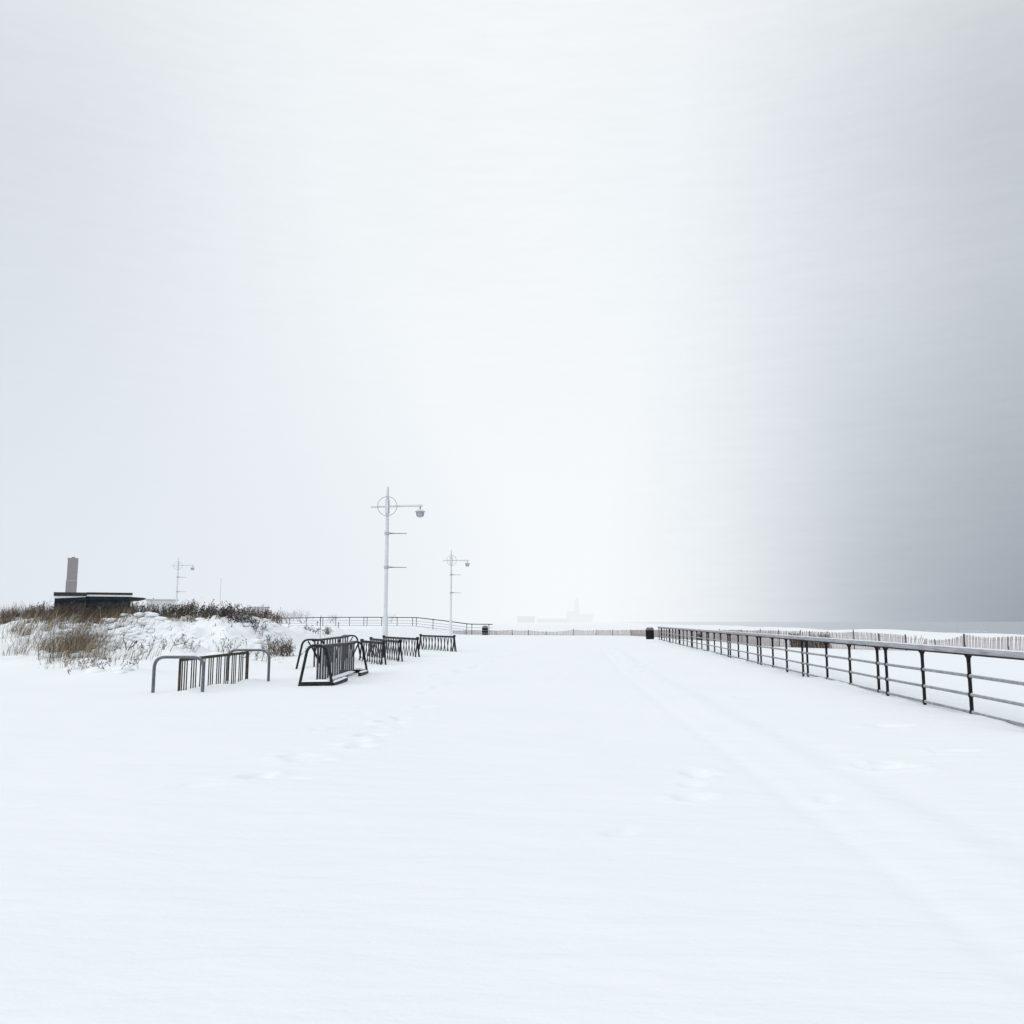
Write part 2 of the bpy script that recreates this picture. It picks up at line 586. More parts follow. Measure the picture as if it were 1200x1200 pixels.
# the pipes follow the snow level only gently: one straight line
zz = 0.0
mb = MB()
rounded_bar(mb, local(rail_pt(ext0, zz + 1.115), RB), local(rail_pt(ext1, zz + 1.115), RB), .20, .105, .025)
mb.build("top_rail", TOPRAIL, rail, smooth=True)
mb = MB()
mb.bar(local(rail_pt(ext0, zz + 1.047), RB), local(rail_pt(ext1, zz + 1.047), RB), .09, .032)  # dark strip standing for the brackets and the shadow beneath the top rail
mb.build("bracket_shade_strip", UNDER, rail)
for h in (.676, .355, .055):
    mb = MB()
    mb.tube([local(rail_pt(y, zz + h + .004 * math.sin(y * .9)), RB) for y in np.arange(ext0, ext1, 1.0)], .031, 8)
    mb.build("rail_pipe", RAILPIPE, rail, smooth=True)
for y in posts:
    mb = MB()
    b, t = local(rail_pt(y, zz - .25), RB), local(rail_pt(y, zz + 1.04), RB)
    mb.tube([b, local(rail_pt(y, zz + .9), RB), local(rail_pt(y, zz + .98), RB), t], [.033, .033, .038, .075], 8)
    for h in (.676, .355, .055):
        mb.tube([local(rail_pt(y, zz + h - .045), RB), local(rail_pt(y, zz + h + .03), RB)], .043, 8)
    o = mb.build("post", POST, rail, smooth=True)

# ------------------------------------------------------------------ far railing on the left
lp = [(330, 724), (345, 723.6), (378.5, 723.2), (430, 723), (488, 723.3), (520, 727), (550, 731), (578, 731.2)]


def far_rail(px):
    ty = np.interp(px, [a for a, b in lp], [b for a, b in lp])
    Y = 101 + (575 - px) * .07
    p = at(px, ty, Y)
    return p


root = empty("boardwalk_railing", far_rail(575) - Vector((0, 0, 1.17)))
tag(root, "thin far railing on the left that dips down to the distant litter bin", "railing")
RB = root.location.copy()
pxs = [330, 339.5, 359.2, 375.5, 378.5, 393.7, 409.7, 426.5, 430.3, 447.3, 465.5, 483.5, 488, 507.5, 527, 547, 553, 573]
run = [330, 378, 430, 485, 490, 500, 510, 520, 530, 540, 547, 553, 577]
mb = MB()
for a, b in zip(run[:-1], run[1:]):
    mb.bar(local(far_rail(a), RB) - Vector((0, 0, .04)), local(far_rail(b), RB) - Vector((0, 0, .04)), .12, .10)
mb.build("top_rail", SLAT, root)
for h in (.45, .78, 1.08):
    mb = MB()
    mb.tube([local(far_rail(a), RB) - Vector((0, 0, h)) for a in run], .027, 6)
    mb.build("rail_pipe", RAILPIPE, root)
for px in pxs:
    mb = MB()
    p = local(far_rail(px), RB)
    mb.tube([p - Vector((0, 0, 1.6)), p - Vector((0, 0, .2)), p - Vector((0, 0, .09))], [.04, .04, .075], 6)
    mb.build("post", SLAT, root)

# ------------------------------------------------------------------ mast lamps
def make_lamp(loc, rz, label, H=9.75):
    root = empty("street_lamp", loc, rz)
    tag(root, label, "lamp", "white mast lamps beside the boardwalk")
    mb = MB(); mb.lathe([(.115, 1.9), (.115, 5.0), (.105, 8.0), (.09, 9.0), (.07, H), (.02, H + .02)], n=14)
    mb.build("mast", WHITEPAINT, root, smooth=True)
    mb = MB(); mb.lathe([(.19, -.4), (.19, .2), (.165, .25), (.165, 1.85), (.12, 1.98)], n=14)
    mb.build("base_sleeve", WHITEPAINT, root, smooth=True)
    zc = 8.55
    mb = MB()
    for sy in (-.125, .125):
        mb.bar((-.03, sy, zc - .42), (-.03, sy, zc + .42), .2, .02, up=(0, 1, 0))
        mb.bar((.03, sy * 1.02, zc - .36), (.03, sy * 1.02, zc + .36), .06, .03, up=(0, 1, 0))
    mb.bar((-.115, 0, zc - .42), (-.115, 0, zc + .42), .02, .2, up=(0, 1, 0))
    mb.bar((.115, 0, zc - .42), (.115, 0, zc + .42), .02, .2, up=(0, 1, 0))
    mb.build("collar", WHITEPAINT, root)
    mb = MB()
    mb.tube([(-1.02, 0, zc - .05), (0, 0, zc), (2.12, 0, zc + .06)], [.05, .06, .072], 10)
    mb.build("cross_arm", WHITEPAINT, root, smooth=True)
    mb = MB()
    rp = [(.58 * math.cos(2 * PI * k / 36), -.14, zc + .58 * math.sin(2 * PI * k / 36)) for k in range(37)]
    mb.tube(rp, .024, 6)
    mb.build("ring", LAMPGREY, root, smooth=True)
    for z in (6.9, 4.85):
        mb = MB()
        mb.tube([(.17, 0, z + .01), (.45, 0, z + .005)], [.05, .03], 6)
        mb.tube([(.45, 0, z + .005), (1.2, 0, z)], [.028, .022], 6)
        arm = mb.build("banner_arm", ROD, root)
        mb = MB(); mb.lathe([(.125, z - .1), (.15, z - .08), (.15, z + .1), (.125, z + .12)], n=12)
        mb.build("clamp", LAMPGREY, arm, smooth=True)
    mb = MB(); mb.tube([(1.98, 0, zc + .0), (1.98, 0, zc - .17)], .035, 8)
    stem = mb.build("lamp_stem", BRASS, root)
    hx = (1.98, 0, zc - .17)
    mb = MB(); mb.lathe([(.05, .03), (.16, -.02), (.31, -.12), (.32, -.16), (.24, -.18), (.2, -.19)], hx, 18)
    head = mb.build("lamp_head", LAMPGREY, root, smooth=True)
    mb = MB(); mb.lathe([(.225, -.19), (.22, -.30), (.18, -.44), (.13, -.48), (.02, -.5)], hx, 16)
    mb.build("lamp_glass", LAMPGREY, head, smooth=True)
    mb = MB()
    for k in range(8):
        t = 2 * PI * k / 8
        c, s = math.cos(t), math.sin(t)
        mb.tube([(hx[0] + .235 * c, .235 * s, hx[2] - .19), (hx[0] + .23 * c, .23 * s, hx[2] - .3), (hx[0] + .185 * c, .185 * s, hx[2] - .45)], .012, 4)
    mb.build("lamp_cage", ROD, head)
    return root


p = gnd(451, 760.2)
make_lamp((p.x, p.y, float(height(p.x, p.y))), R(2), "tallest white mast lamp, standing right behind the bicycle racks")
p = at(528, 744, 98)
make_lamp((p.x, p.y, float(height(p.x, p.y)) - .05), R(24), "middle-distance white mast lamp near the far railing and the end rack")
p = at(205, 740, 121)
make_lamp((p.x, p.y, float(height(p.x, p.y)) - .1), R(5), "farthest and faintest mast lamp, rising behind the dune crest")

# ------------------------------------------------------------------ litter bins
def make_bin(px, py, Y, label):
    p = at(px, py, Y)
    z = float(height(p.x, p.y))
    root = empty("litter_bin", (p.x, p.y, z))
    tag(root, label, "bin", "round litter bins at the end of the boardwalk")
    mb = MB(); mb.lathe([(.30, -.1), (.33, 0), (.345, .08), (.345, .76), (.36, .78), (.36, .82)], n=18)
    b = mb.build("body", BIN, root, smooth=True)
    mb = MB()
    for k in range(18):
        t = 2 * PI * (k + .5) / 18
        mb.bar((.352 * math.cos(t), .352 * math.sin(t), .03), (.352 * math.cos(t), .352 * math.sin(t), .76), .03, .02, up=(math.cos(t), math.sin(t), 0))
    mb.build("slats", BIN, b)
    mb = MB(); mb.lathe([(.35, .82), (.345, .92), (.30, 1.02), (.2, 1.1), (.08, 1.14), (.01, 1.145)], n=18)
    mb.build("dome_lid", BINLID, root, smooth=True)
    return root


make_bin(761.8, 749, 77.5, "black litter bin with grey dome lid at the far end of the right railing")
make_bin(568.4, 743, 103, "small dark litter bin at the far end of the left railing")

# ------------------------------------------------------------------ bicycle racks
def base_z(p):
    return float(height(p[0], p[1]))


def side_dir(a, b):
    d = (Vector(b) - Vector(a)); d.z = 0; d.normalize()
    return d, Vector((d.y, -d.x, 0))


def snow_cap(mb, p0, p1, w, h):
    """a small ridge of settled snow on a bar"""
    p0, p1 = Vector(p0), Vector(p1)
    d = (p1 - p0).normalized(); side = d.cross(Vector((0, 0, 1))).normalized()
    n = 14; vs = []; fs = []
    for i in range(n + 1):
        t = i / n
        e = min(1, min(t, 1 - t) * 8 + .15)
        k = e * random.uniform(.75, 1.1)
        p = p0.lerp(p1, t)
        for a, b in ((-1, 0), (-.6, .7), (0, 1), (.6, .7), (1, 0)):
            vs.append(p + side * (a * w * (.6 + .4 * e)) + Vector((0, 0, b * h * k)))
    for i in range(n):
        for j in range(4):
            fs.append((i * 5 + j, i * 5 + j + 1, i * 5 + j + 6, i * 5 + j + 5))
    mb.add(vs, fs)


# rack with grey hoop ends, left foreground
a, b = gnd(209.5, 812), gnd(289.5, 797.5)
rk = empty("bicycle_rack", (a.x, a.y, base_z(a)))
tag(rk, "bicycle rack with grey hoop ends and brown bars, nearest the dune grass", "bike rack", "bicycle racks half buried in snow")
O = rk.location
d, s = side_dir(a, b)
L = (b - a).length
for t in (0, L):
    mb = MB()
    hgt = .80 if t == 0 else .82
    c = d * (t + (-.06 if t == 0 else .06))
    q = [c - s * .58 - Vector((0, 0, .4)), c - s * .58 + Vector((0, 0, hgt)), c + s * .58 + Vector((0, 0, hgt)), c + s * .58 - Vector((0, 0, .4))]
    mb.tube(fillet(q, .26, 8), .037, 10)
    mb.build("hoop_end", GALV, rk, smooth=True)
mb = MB()
mb.bar(Vector((0, 0, .73)), d * L + Vector((0, 0, .755)), .055, .065)
mb.build("top_bar", RUSTY, rk)
for t in (0, L):
    mb = MB(); mb.bar(d * t + Vector((0, 0, -.3)), d * t + Vector((0, 0, .72)), .045, .045, up=d)
    mb.build("end_post", RUSTY, rk)
mb = MB()
n = 34
for i in range(1, n):
    if i % 4 == 0: continue
    t = L * i / n
    mb.tube([d * t + Vector((0, 0, -.3)), d * t + Vector((0, 0, .72))], .0145, 6)
mb.build("bar_panel", RUSTY, rk)


def hoop_rack(a, b, label, h0, h1, half_foot, half_top, slats, sw, m_frame, m_slat, base_bars, lift=0.0, brace=False):
    rk = empty("bicycle_rack", (a.x, a.y, base_z(a)))
    tag(rk, label, "bike rack", "bicycle racks half buried in snow")
    d, s = side_dir(a, b)
    L = (Vector((b.x, b.y, 0)) - Vector((a.x, a.y, 0))).length
    Z = Vector((0, 0, 1))
    for t, h in ((0, h0), (L, h1)):
        c = d * t
        low = -.02 if base_bars else -.3
        k = 1 if base_bars else 1.0
        fw = half_foot if base_bars else half_foot * 1.08
        q = [c - s * fw + Z * low, c - s * half_top + Z * h, c + s * half_top + Z * h, c + s * fw + Z * low]
        mb = MB(); mb.tube(fillet(q, .2, 8), .036, 10)
        mb.build("hoop_end", m_frame, rk, smooth=True)
        mb = MB()   # inner brace from hoop top to the panel foot
        mb.tube([c + s * half_top * .5 + Z * (h - .06), c + d * (.35 if t == 0 else -.35) + Z * (h * .55)], .026, 6)
        mb.tube([c - s * half_top * .5 + Z * (h - .06), c + d * (.35 if t == 0 else -.35) + Z * (h * .55)], .026, 6)
        mb.build("brace", m_frame, rk)
        if base_bars:
            mb = MB(); mb.bar(c - s * half_foot + Z * .05, c + s * half_foot + Z * .06, .08, .10)
            f = mb.build("foot_bar", m_frame, rk)
            mb = MB(); snow_cap(mb, c - s * (half_foot - .05) + Z * .101, c + s * (half_foot - .06) + Z * .112, .045, .05)
            mb.build("snow_cap", SNOW, f, smooth=True)
    mb = MB(); mb.tube([Z * (h0 - .03), d * L + Z * (h1 - .03)], .042, 8)
    mb.build("top_bar", m_frame, rk, smooth=True)
    mb = MB()
    for i in range(slats):
        t = L * (i + .5) / slats
        ht = h0 + (h1 - h0) * t / L
        mb.bar(d * t - Z * (.3 if not base_bars else -.03), d * t + Z * (ht - .05), sw, .02, up=s)
    mb.build("slat_panel", m_slat, rk)
    if base_bars:
        mb = MB(); mb.bar(d * .1 + Z * .06, d * (L - .1) + Z * .07, .07, .08)
        f = mb.build("base_rail", m_frame, rk)
        mb = MB(); snow_cap(mb, d * .7 + s * .06 + Z * .07, d * (L - .5) + s * .06 + Z * .08, .10, .05)
        mb.build("snow_cap", SNOW, f, smooth=True)
        # skid running back from the right foot
        for e in (0, L):
            mb = MB(); c = d * e + s * half_foot
            sg = 1 if e == 0 else -1
            mb.bar(c + Z * .03, c + d * (1.7 * sg) + s * .04 + Z * .06, .07, .09)
            f = mb.build("skid", m_frame, rk)
            mb = MB(); snow_cap(mb, c + d * (.12 * sg) + Z * .076, c + d * (1.65 * sg) + s * .04 + Z * .106, .045, .045)
            mb.build("snow_cap", SNOW, f, smooth=True)
    return rk


hoop_rack(gnd(370, 803.5), gnd(415, 788.5), "front black bicycle rack with slanted hoop ends and snow on its exposed foot bars",
          1.02, .98, .42, .22, 17, .17, BLACK, SLAT, True)
hoop_rack(gnd(366, 784), gnd(408, 773), "dark hoop rack directly behind and left of the front black rack",
          1.0, 1.02, .56, .34, 13, .20, BLACK, SLAT, False)


def bar_rack(a, b, label, h, slats, sw, leg=.08, double=True, legs_out=1):
    rk = empty("bicycle_rack", (a.x, a.y, base_z(a)))
    tag(rk, label, "bike rack", "bicycle racks half buried in snow")
    d, s = side_dir(a, b)
    L = (Vector((b.x, b.y, 0)) - Vector((a.x, a.y, 0))).length
    Z = Vector((0, 0, 1))
    mb = MB(); mb.bar(Z * h, d * L + Z * h, .10, .09)
    mb.build("top_bar", BLACK, rk)
    for t in (0, L):
        mb = MB()
        c = d * t
        for sg in (-1, 1):
            mb.bar(c + Z * (h + .02), c + s * sg * leg * .5 + Z * (h * .5), .05, .05, up=d)
            mb.bar(c + s * sg * leg * .5 + Z * (h * .5), c + s * sg * leg * 1.6 - Z * .25, .05, .05, up=d)
        mb.box((c.x, c.y, h + .035), (.13, .13, .12))
        mb.build("end_frame", BLACK, rk)
    mb = MB()
    for i in range(slats):
        t = L * (i + .5) / slats + random.uniform(-.03, .03)
        sg = -1 if i % 2 else 1
        off = s * sg * (.13 if double else .05)
        mb.bar(d * t + Z * (h - .03), d * t + off - Z * .25, sw, .025, up=s)
    mb.build("bar_panel", SLAT, rk)
    return rk


def rk_pt(px, Y):
    p = at(px, 740, Y); p.z = 0
    return p


bar_rack(rk_pt(424.5, 36.0), rk_pt(450, 32.8), "black post rack nearest the front hoop rack, left of the tall lamp", .80, 18, .034)
bar_rack(rk_pt(435, 40.0), rk_pt(469.5, 34.6), "middle post rack crossing in front of the tall lamp base", .80, 28, .034)
bar_rack(rk_pt(450, 43.8), rk_pt(489.5, 39.2), "post rack just right of the tall lamp base, behind two others", .80, 26, .034)
bar_rack(rk_pt(493, 50.0), rk_pt(532.5, 46.2), "last bicycle rack, standing alone at the right end of the row", .80, 22, .06, leg=.1)

# ------------------------------------------------------------------ snow fence
FP = [(528, 743, 108), (571, 743.6, 104), (600, 744, 102), (650, 744, 101), (698, 744.3, 100), (740, 744.8, 97), (757, 745.5, 92), (790, 748, 81), (821, 750, 74),
      (843, 751.5, 69), (869, 754, 62.5), (900, 756.5, 57), (950, 758.5, 53.5), (1000, 760, 50.6), (1061, 762, 47.6), (1132, 764.5, 44.6), (1185, 766.3, 42.6), (1245, 768, 40.6)]
FT = [(528, 739), (571, 738.6), (581, 739.0), (600, 738.3), (610, 739.2), (620, 738.6), (632, 740), (650, 740.2), (661, 739.4), (671, 738.0), (685, 738.8), (698, 738.4), (717, 738.4), (740, 738.3), (760, 738),
      (800, 738.4), (869, 738.2), (880, 739), (891, 738.4), (913, 739.3), (950, 740), (985, 741.4), (1000, 740.2), (1020, 741.6), (1040, 742.6), (1061, 744.6), (1078, 748.6), (1095, 750.2), (1108, 748.8), (1118, 746.8), (1130, 744.0), (1150, 747), (1185, 746), (1245, 748)]
fpx = [a for a, _, _ in FP]


def fence_base(px):
    Y = float(np.interp(px, fpx, [c for _, _, c in FP]))
    p = at(px, 740, Y)
    return Vector((p.x, Y, float(height(p.x, Y))))


def fence_top(px):
    Y = float(np.interp(px, fpx, [c for _, _, c in FP]))
    return at(px, float(np.interp(px, [a for a, _ in FT], [b for _, b in FT])), Y).z


fb = fence_base(571)
fence = empty("snow_fence", fb)
tag(fence, "low pinkish picket snow fence curving across the far snow and along the beach", "snow fence")
fposts = [531, 545, 571, 581.5, 600.5, 619.5, 640, 671.5, 698.5, 717.5, 739.5, 757, 775, 797, 821, 843, 869, 891, 913, 938, 949, 969, 1000.5, 1030, 1061, 1095, 1129.5, 1180, 1240]
for a, b in zip(fposts[:-1], fposts[1:]):
    mb = MB()
    pa, pb = fence_base(a), fence_base(b)
    n = max(2, int((pb - pa).length / .073))
    dirn = (pb - pa); dirn.z = 0; dirn.normalize()
    tops = []
    for i in range(n):
        px = a + (b - a) * (i + .5) / n
        q = fence_base(px); zt = fence_top(px) + random.uniform(-.025, .025)
        lean = random.gauss(0, .02)
        if 1062 < px < 1086: lean += -.32 * math.sin(PI * (px - 1062) / 24) * random.uniform(.5, 1.3); zt += random.uniform(-.05, .12)
        elif px > 1086: lean += -.10
        top = Vector((q.x, q.y, zt)) + dirn * lean * -1
        bot = q - Vector((0, 0, .1))
        mb.bar(bot - fb, top - fb, .038, .014, up=(dirn.y, -dirn.x, 0))
        tops.append((bot, top))
    for f in (.35, .85):
        mb.tube([bo.lerp(to, f) - fb for bo, to in tops[::4] + tops[-1:]], .008, 3)
    mb.build("picket_panel", PICKET, fence)
for px in fposts:
    mb = MB()
    q = fence_base(px)
    zt = fence_top(px) + random.uniform(.0, .09) + (.07 if px in (671.5, 1000.5, 891) else 0)
    w = .05 if px in (671.5, 717.5, 1129.5, 581.5) else .036
    mb.tube([q - fb - Vector((0, 0, .2)), Vector((q.x + random.uniform(-.04, .04), q.y, zt)) - fb], [w, w * .85], 7)
    mb.build("fence_post", STAKE, fence)

# ------------------------------------------------------------------ pavilion and tower on the left
YB = 72.0
gzb = 1.0
pv = empty("pavilion", at(126, 718, YB))
pv.location.z = gzb
TH = math.atan2(pv.location.x, YB)
pv.rotation_euler = (0, 0, -TH)
DB = math.hypot(pv.location.x, YB)
tag(pv, "dark flat-roofed pavilion with snow-edged roofs behind the dune grass", "building")
PB = pv.location.copy()


def zp(y, Y=YB): return at(600, y, Y).z - PB.z
def xp(x): return DB * math.tan(math.atan((x - 600) / 1007) - TH)


def pbox(name, m, x0, x1, y0, y1, d0, d1, parent=pv, bevel=0.0):
    """x0..x1 in local x, y0..y1 are heights, d0..d1 depth behind the front line"""
    mb = MB()
    mb.box(((x0 + x1) / 2, (d0 + d1) / 2, (y0 + y1) / 2), (x1 - x0, d1 - d0, y1 - y0))
    return mb.build(name, m, parent, bevel=bevel)


pbox("wall", WALLD, xp(100), xp(152.5), -1.2, zp(699.2), 0, 7)
rf = pbox("roof", FASCIA, xp(100), xp(154), zp(697.2), zp(694.6), -.6, 7.6)
pbox("snow_edge", SNOW, xp(100) + .02, xp(153.3), zp(699.1), zp(697.25), -.5, 7.4)
pbox("side_wing", WALLD, xp(63), xp(100) - .01, -1.2, zp(701), -.3, 6)
r2 = pbox("roof", FASCIA, xp(62), xp(100) - .02, zp(699.2), zp(695), -.8, 6.6)
mb = MB()
zl, zr = zp(701.2), zp(699.4)
mb.add([(xp(62), -.6, zp(702)), (xp(100) - .03, -.6, zp(700)), (xp(100) - .03, -.6, zp(699.25)), (xp(62), -.6, zp(699.25)),
        (xp(62), 6, zp(702)), (xp(100) - .03, 6, zp(700)), (xp(100) - .03, 6, zp(699.25)), (xp(62), 6, zp(699.25))],
       [(0, 1, 2, 3), (5, 4, 7, 6), (4, 0, 3, 7), (1, 5, 6, 2), (3, 2, 6, 7), (4, 5, 1, 0)])
mb.build("snow_edge", SNOW, pv)
mb = MB()
x0, x1 = xp(152.5) + .02, xp(171)
for_pts = [(x0, zp(703)), (x1 - .5, zp(702.6)), (x1, zp(701)), (x1 - .25, zp(699.9)), (x0, zp(699.3))]
n = len(for_pts)
mb.add([(x, .2, z) for x, z in for_pts] + [(x, 5.5, z) for x, z in for_pts],
       [tuple(range(n)), tuple(range(2 * n - 1, n - 1, -1))] + [((k + 1) % n, k, n + k, n + (k + 1) % n) for k in range(n)])
mb.build("canopy", FASCIA, pv)
mb = MB()
snow_cap(mb, (x0, 2.8, zp(699.32)), (x1 - .3, 2.8, zp(699.9)), 2.4, .1)
mb.build("canopy_snow", SNOW, pv, smooth=True)
for xx in (x1 - 1.0,):
    mb = MB(); mb.tube([(xx, 4.6, -.8), (xx, 4.6, zp(702.8))], .06, 8)
    mb.build("canopy_post", LAMPGREY, pv)
YT = 235.0
tw = empty("water_tower", at(80.6, 731, YT))
tw.location.z = 0.8
tag(tw, "tall plain square brick tower in haze rising behind the dark pavilion", "tower")
ht = at(80, 655.5, YT).z - .8
hs = at(80, 680.5, YT).z - .8
mb = MB(); w = 2.6
mb.box((0, 0, (hs - 3) / 2), (w + .14, w + .14, hs + 3), rz=.478); mb.build("tower_base", BRICK, tw)
mb = MB()
mb.box((.05, 0, (hs + ht) / 2), (w, w, ht - hs), rz=.478)
mb.build("tower_shaft", BRICK, tw)
mb = MB(); mb.box((0, 0, hs), (w + .18, w + .18, .16), rz=.478); mb.build("string_course", STONE, tw)
mb = MB()
mb.box((0, 0, ht + .12), (w + .05, w + .05, .35), rz=.478)
mb.box((.1, 0, ht + .5), (.9, .9, .3), rz=.478)
mb.build("parapet", BRICK, tw)


def far_block(name, label, cat, px0, px1, y0, Y, depth, m, parts):
    xm = (px0 + px1) / 2
    b = at(xm, 728, Y)
    root = empty(name, (b.x, Y, 0.0), -math.atan2(b.x, Y))
    tag(root, label, cat)
    depth = depth * .5
    sc = Y / 1008 * math.cos(math.atan2(b.x, Y))
    h = at(xm, y0, Y).z
    mb = MB(); mb.box((0, depth / 2, h / 2 - 1), ((px1 - px0) * sc, depth, h + 2)); mb.build("wall", m, root)
    mb = MB(); mb.box((0, depth / 2, h + .2), ((px1 - px0) * sc + .8, depth + .8, .3)); mb.build("roof", FASCIA if parts == 2 else m, root)
    mb = MB(); mb.box((0, depth / 2, h + .5), ((px1 - px0) * sc + .4, depth + .4, .28)); mb.build("roof_snow", SNOW, root)
    mb = MB()
    nwin = max(3, int((px1 - px0) / 8))
    for k in range(nwin):
        x = ((k + .5) / nwin - .5) * (px1 - px0) * sc
        mb.box((x, -.02, h * .45), ((px1 - px0) * sc / nwin * .5, .1, h * .22))
    mb.build("window_row", GLASSD, root)
    return root


far_block("bath_house", "pale low bathhouse with flat roof behind the farthest lamp", "building", 171, 207, 703.6, 330, 20, PALE, 2)
far_block("bath_house", "long faint low building just above the right part of the dune crest", "building", 232, 286, 714.5, 480, 20, PALE, 1)
far_block("bath_house", "small faint block with slightly raised flat roof at the right end of the dune", "building", 287, 312, 712.2, 420, 16, PALE, 2)
far_block("bath_house", "faint hazy shed low on the horizon left of the distant stepped tower", "building", 606, 627, 722.6, 900, 20, FARGREY, 1)

# distant stepped tower
YD = 1150.0
dt = empty("hotel_tower", (at(676, 728, YD).x, YD, 0))
tag(dt, "very faint stepped tower on the horizon, nearly lost in the snow haze", "tower")
sc = YD / 1008
def dz(y): return at(676, y, YD).z
mb = MB(); mb.box((0, 0, dz(711) / 2), (6.2 * sc, 6 * sc, dz(711))); mb.build("tower_shaft", FARGREY, dt)
mb = MB(); mb.box((0, 0, (dz(711) + dz(704)) / 2), (5.0 * sc, 5 * sc, dz(704) - dz(711))); mb.build("tower_upper", FARGREY, dt)
mb = MB(); mb.box((.0, 0, (dz(704) + dz(701.5)) / 2), (2.6 * sc, 3 * sc, dz(701.5) - dz(704))); mb.build("tower_cap", FARGREY, dt)
mb = MB(); mb.box((4 * sc, -3 * sc, dz(719.5) / 2), (28 * sc, 14 * sc, dz(719.5))); mb.box((-6 * sc, 2 * sc, dz(716.5) / 2), (12 * sc, 8 * sc, dz(716.5)))
mb.build("lower_block", FARGREY, dt)
far_block("bath_house", "faint long wall on the horizon between the distant shed and the stepped tower", "building", 629, 668, 725.6, 1000, 20, FARGREY, 1)

fp = empty("flag_pole", (at(257, 728, 230).x, 230, .8))
tag(fp, "very thin bare pole rising faintly above the dune right of the farthest lamp", "pole")
mb = MB(); mb.tube([(0, 0, -1), (0, 0, at(257, 679, 230).z - .8)], [.06, .035], 6); mb.build("pole_shaft", FARGREY, fp)
mb = MB(); mb.lathe([(.1, 0), (.12, .1), (.05, .2)], (0, 0, at(257, 679, 230).z - .8), 8); mb.build("finial", FARGREY, fp)

# ------------------------------------------------------------------ plants
STRAW = (.30, .25, .165)
TAN, BROWN, DARK, MAUVE, PALEW = (.20, .155, .095), (.105, .075, .048), (.045, .036, .03), (.085, .07, .072), (.62, .64, .68)


def blades(base, h, lean, bend, width, colr):
    """ribbons of three points each; all arguments are arrays"""
    n = len(base)
    ang = rng.uniform(0, 2 * PI, n)
    side = np.stack([np.cos(ang), np.sin(ang), np.zeros(n)], -1)
    mid = base + np.stack([lean[:, 0] * .4, lean[:, 1] * .4, h * .55], -1)
    tip = base + np.stack([lean[:, 0] + bend[:, 0], lean[:, 1] + bend[:, 1], h], -1)
    w = width[:, None] / 2
    V = np.stack([base - side * w, base + side * w, mid - side * w * .8, mid + side * w * .8, tip - side * w * .25, tip + side * w * .25], 1)
    F = np.array([[0, 1, 3, 2], [2, 3, 5, 4]])[None] + (np.arange(n) * 6)[:, None, None]
    C = np.repeat(colr[:, None, :], 6, 1)
    return V.reshape(-1, 3), F.reshape(-1, 4), C.reshape(-1, 3)


def pick(pal, n, jitter=.25):
    p = np.array(pal)
    c = p[rng.integers(0, len(p), n)]
    return c * (1 + rng.uniform(-jitter, jitter, (n, 1)))


def join(chunks):
    V, F, C, k = [], [], [], 0
    for v, f, c in chunks:
        V.append(v); F.append(f + k); C.append(c); k += len(v)
    return np.concatenate(V), np.concatenate(F), np.concatenate(C)


def tufts(xs, ys, per, h, hs, spread, lean, width, pal):
    n = len(xs) * per
    bx = np.repeat(xs, per) + rng.normal(0, spread, n)
    by = np.repeat(ys, per) + rng.normal(0, spread, n)
    bz = height(bx, by) - .06
    hh = np.abs(rng.normal(h, hs, n)) + .05
    ln = rng.normal(0, .10, (n, 2)) * hh[:, None] * 2 + np.array(lean) * hh[:, None]
    return blades(np.stack([bx, by, bz], -1), hh, ln, ln * rng.uniform(.2, .8, (n, 1)), rng.uniform(.6, 1.3, n) * width, pick(pal, n))


def heads(xs, ys, per, h, hs, pal, size=.05, count=5, spread=.1):
    """upright dry stalks with dark seed heads"""
    n = len(xs) * per
    bx = np.repeat(xs, per) + rng.normal(0, spread, n); by = np.repeat(ys, per) + rng.normal(0, spread, n)
    bz = height(bx, by) - .06
    hh = np.abs(rng.normal(h, hs, n)) + .12
    ln = rng.normal(0, .07, (n, 2)) * hh[:, None] + np.array((.10, 0)) * hh[:, None]
    base = np.stack([bx, by, bz], -1)
    ch = [blades(base, hh, ln, ln * .4, rng.uniform(.014, .024, n), pick(pal, n))]
    tip = base + np.stack([ln[:, 0] * 1.4, ln[:, 1] * 1.4, hh], -1)
    for k in range(count):
        b2 = tip - np.stack([ln[:, 0] * .25, ln[:, 1] * .25, hh * rng.uniform(.0, .45, n)], -1)
        l2 = rng.normal(0, size * 1.2, (n, 2)) + np.array((.02, 0))
        ch.append(blades(b2, rng.uniform(.5, 1.6, n) * size, l2, l2 * .3, rng.uniform(.6, 1.4, n) * size * .7, pick(pal, n, .35)))
    return join(ch)


def along(x0, x1, y0, y1, n):
    return rng.uniform(x0, x1, n), rng.uniform(y0, y1, n)


def pxs_of(p0, p1, Y0, Y1, n):
    ys = rng.uniform(Y0, Y1, n); px = rng.uniform(p0, p1, n)
    return (px - 600) / 1008 * ys, ys


ch = []
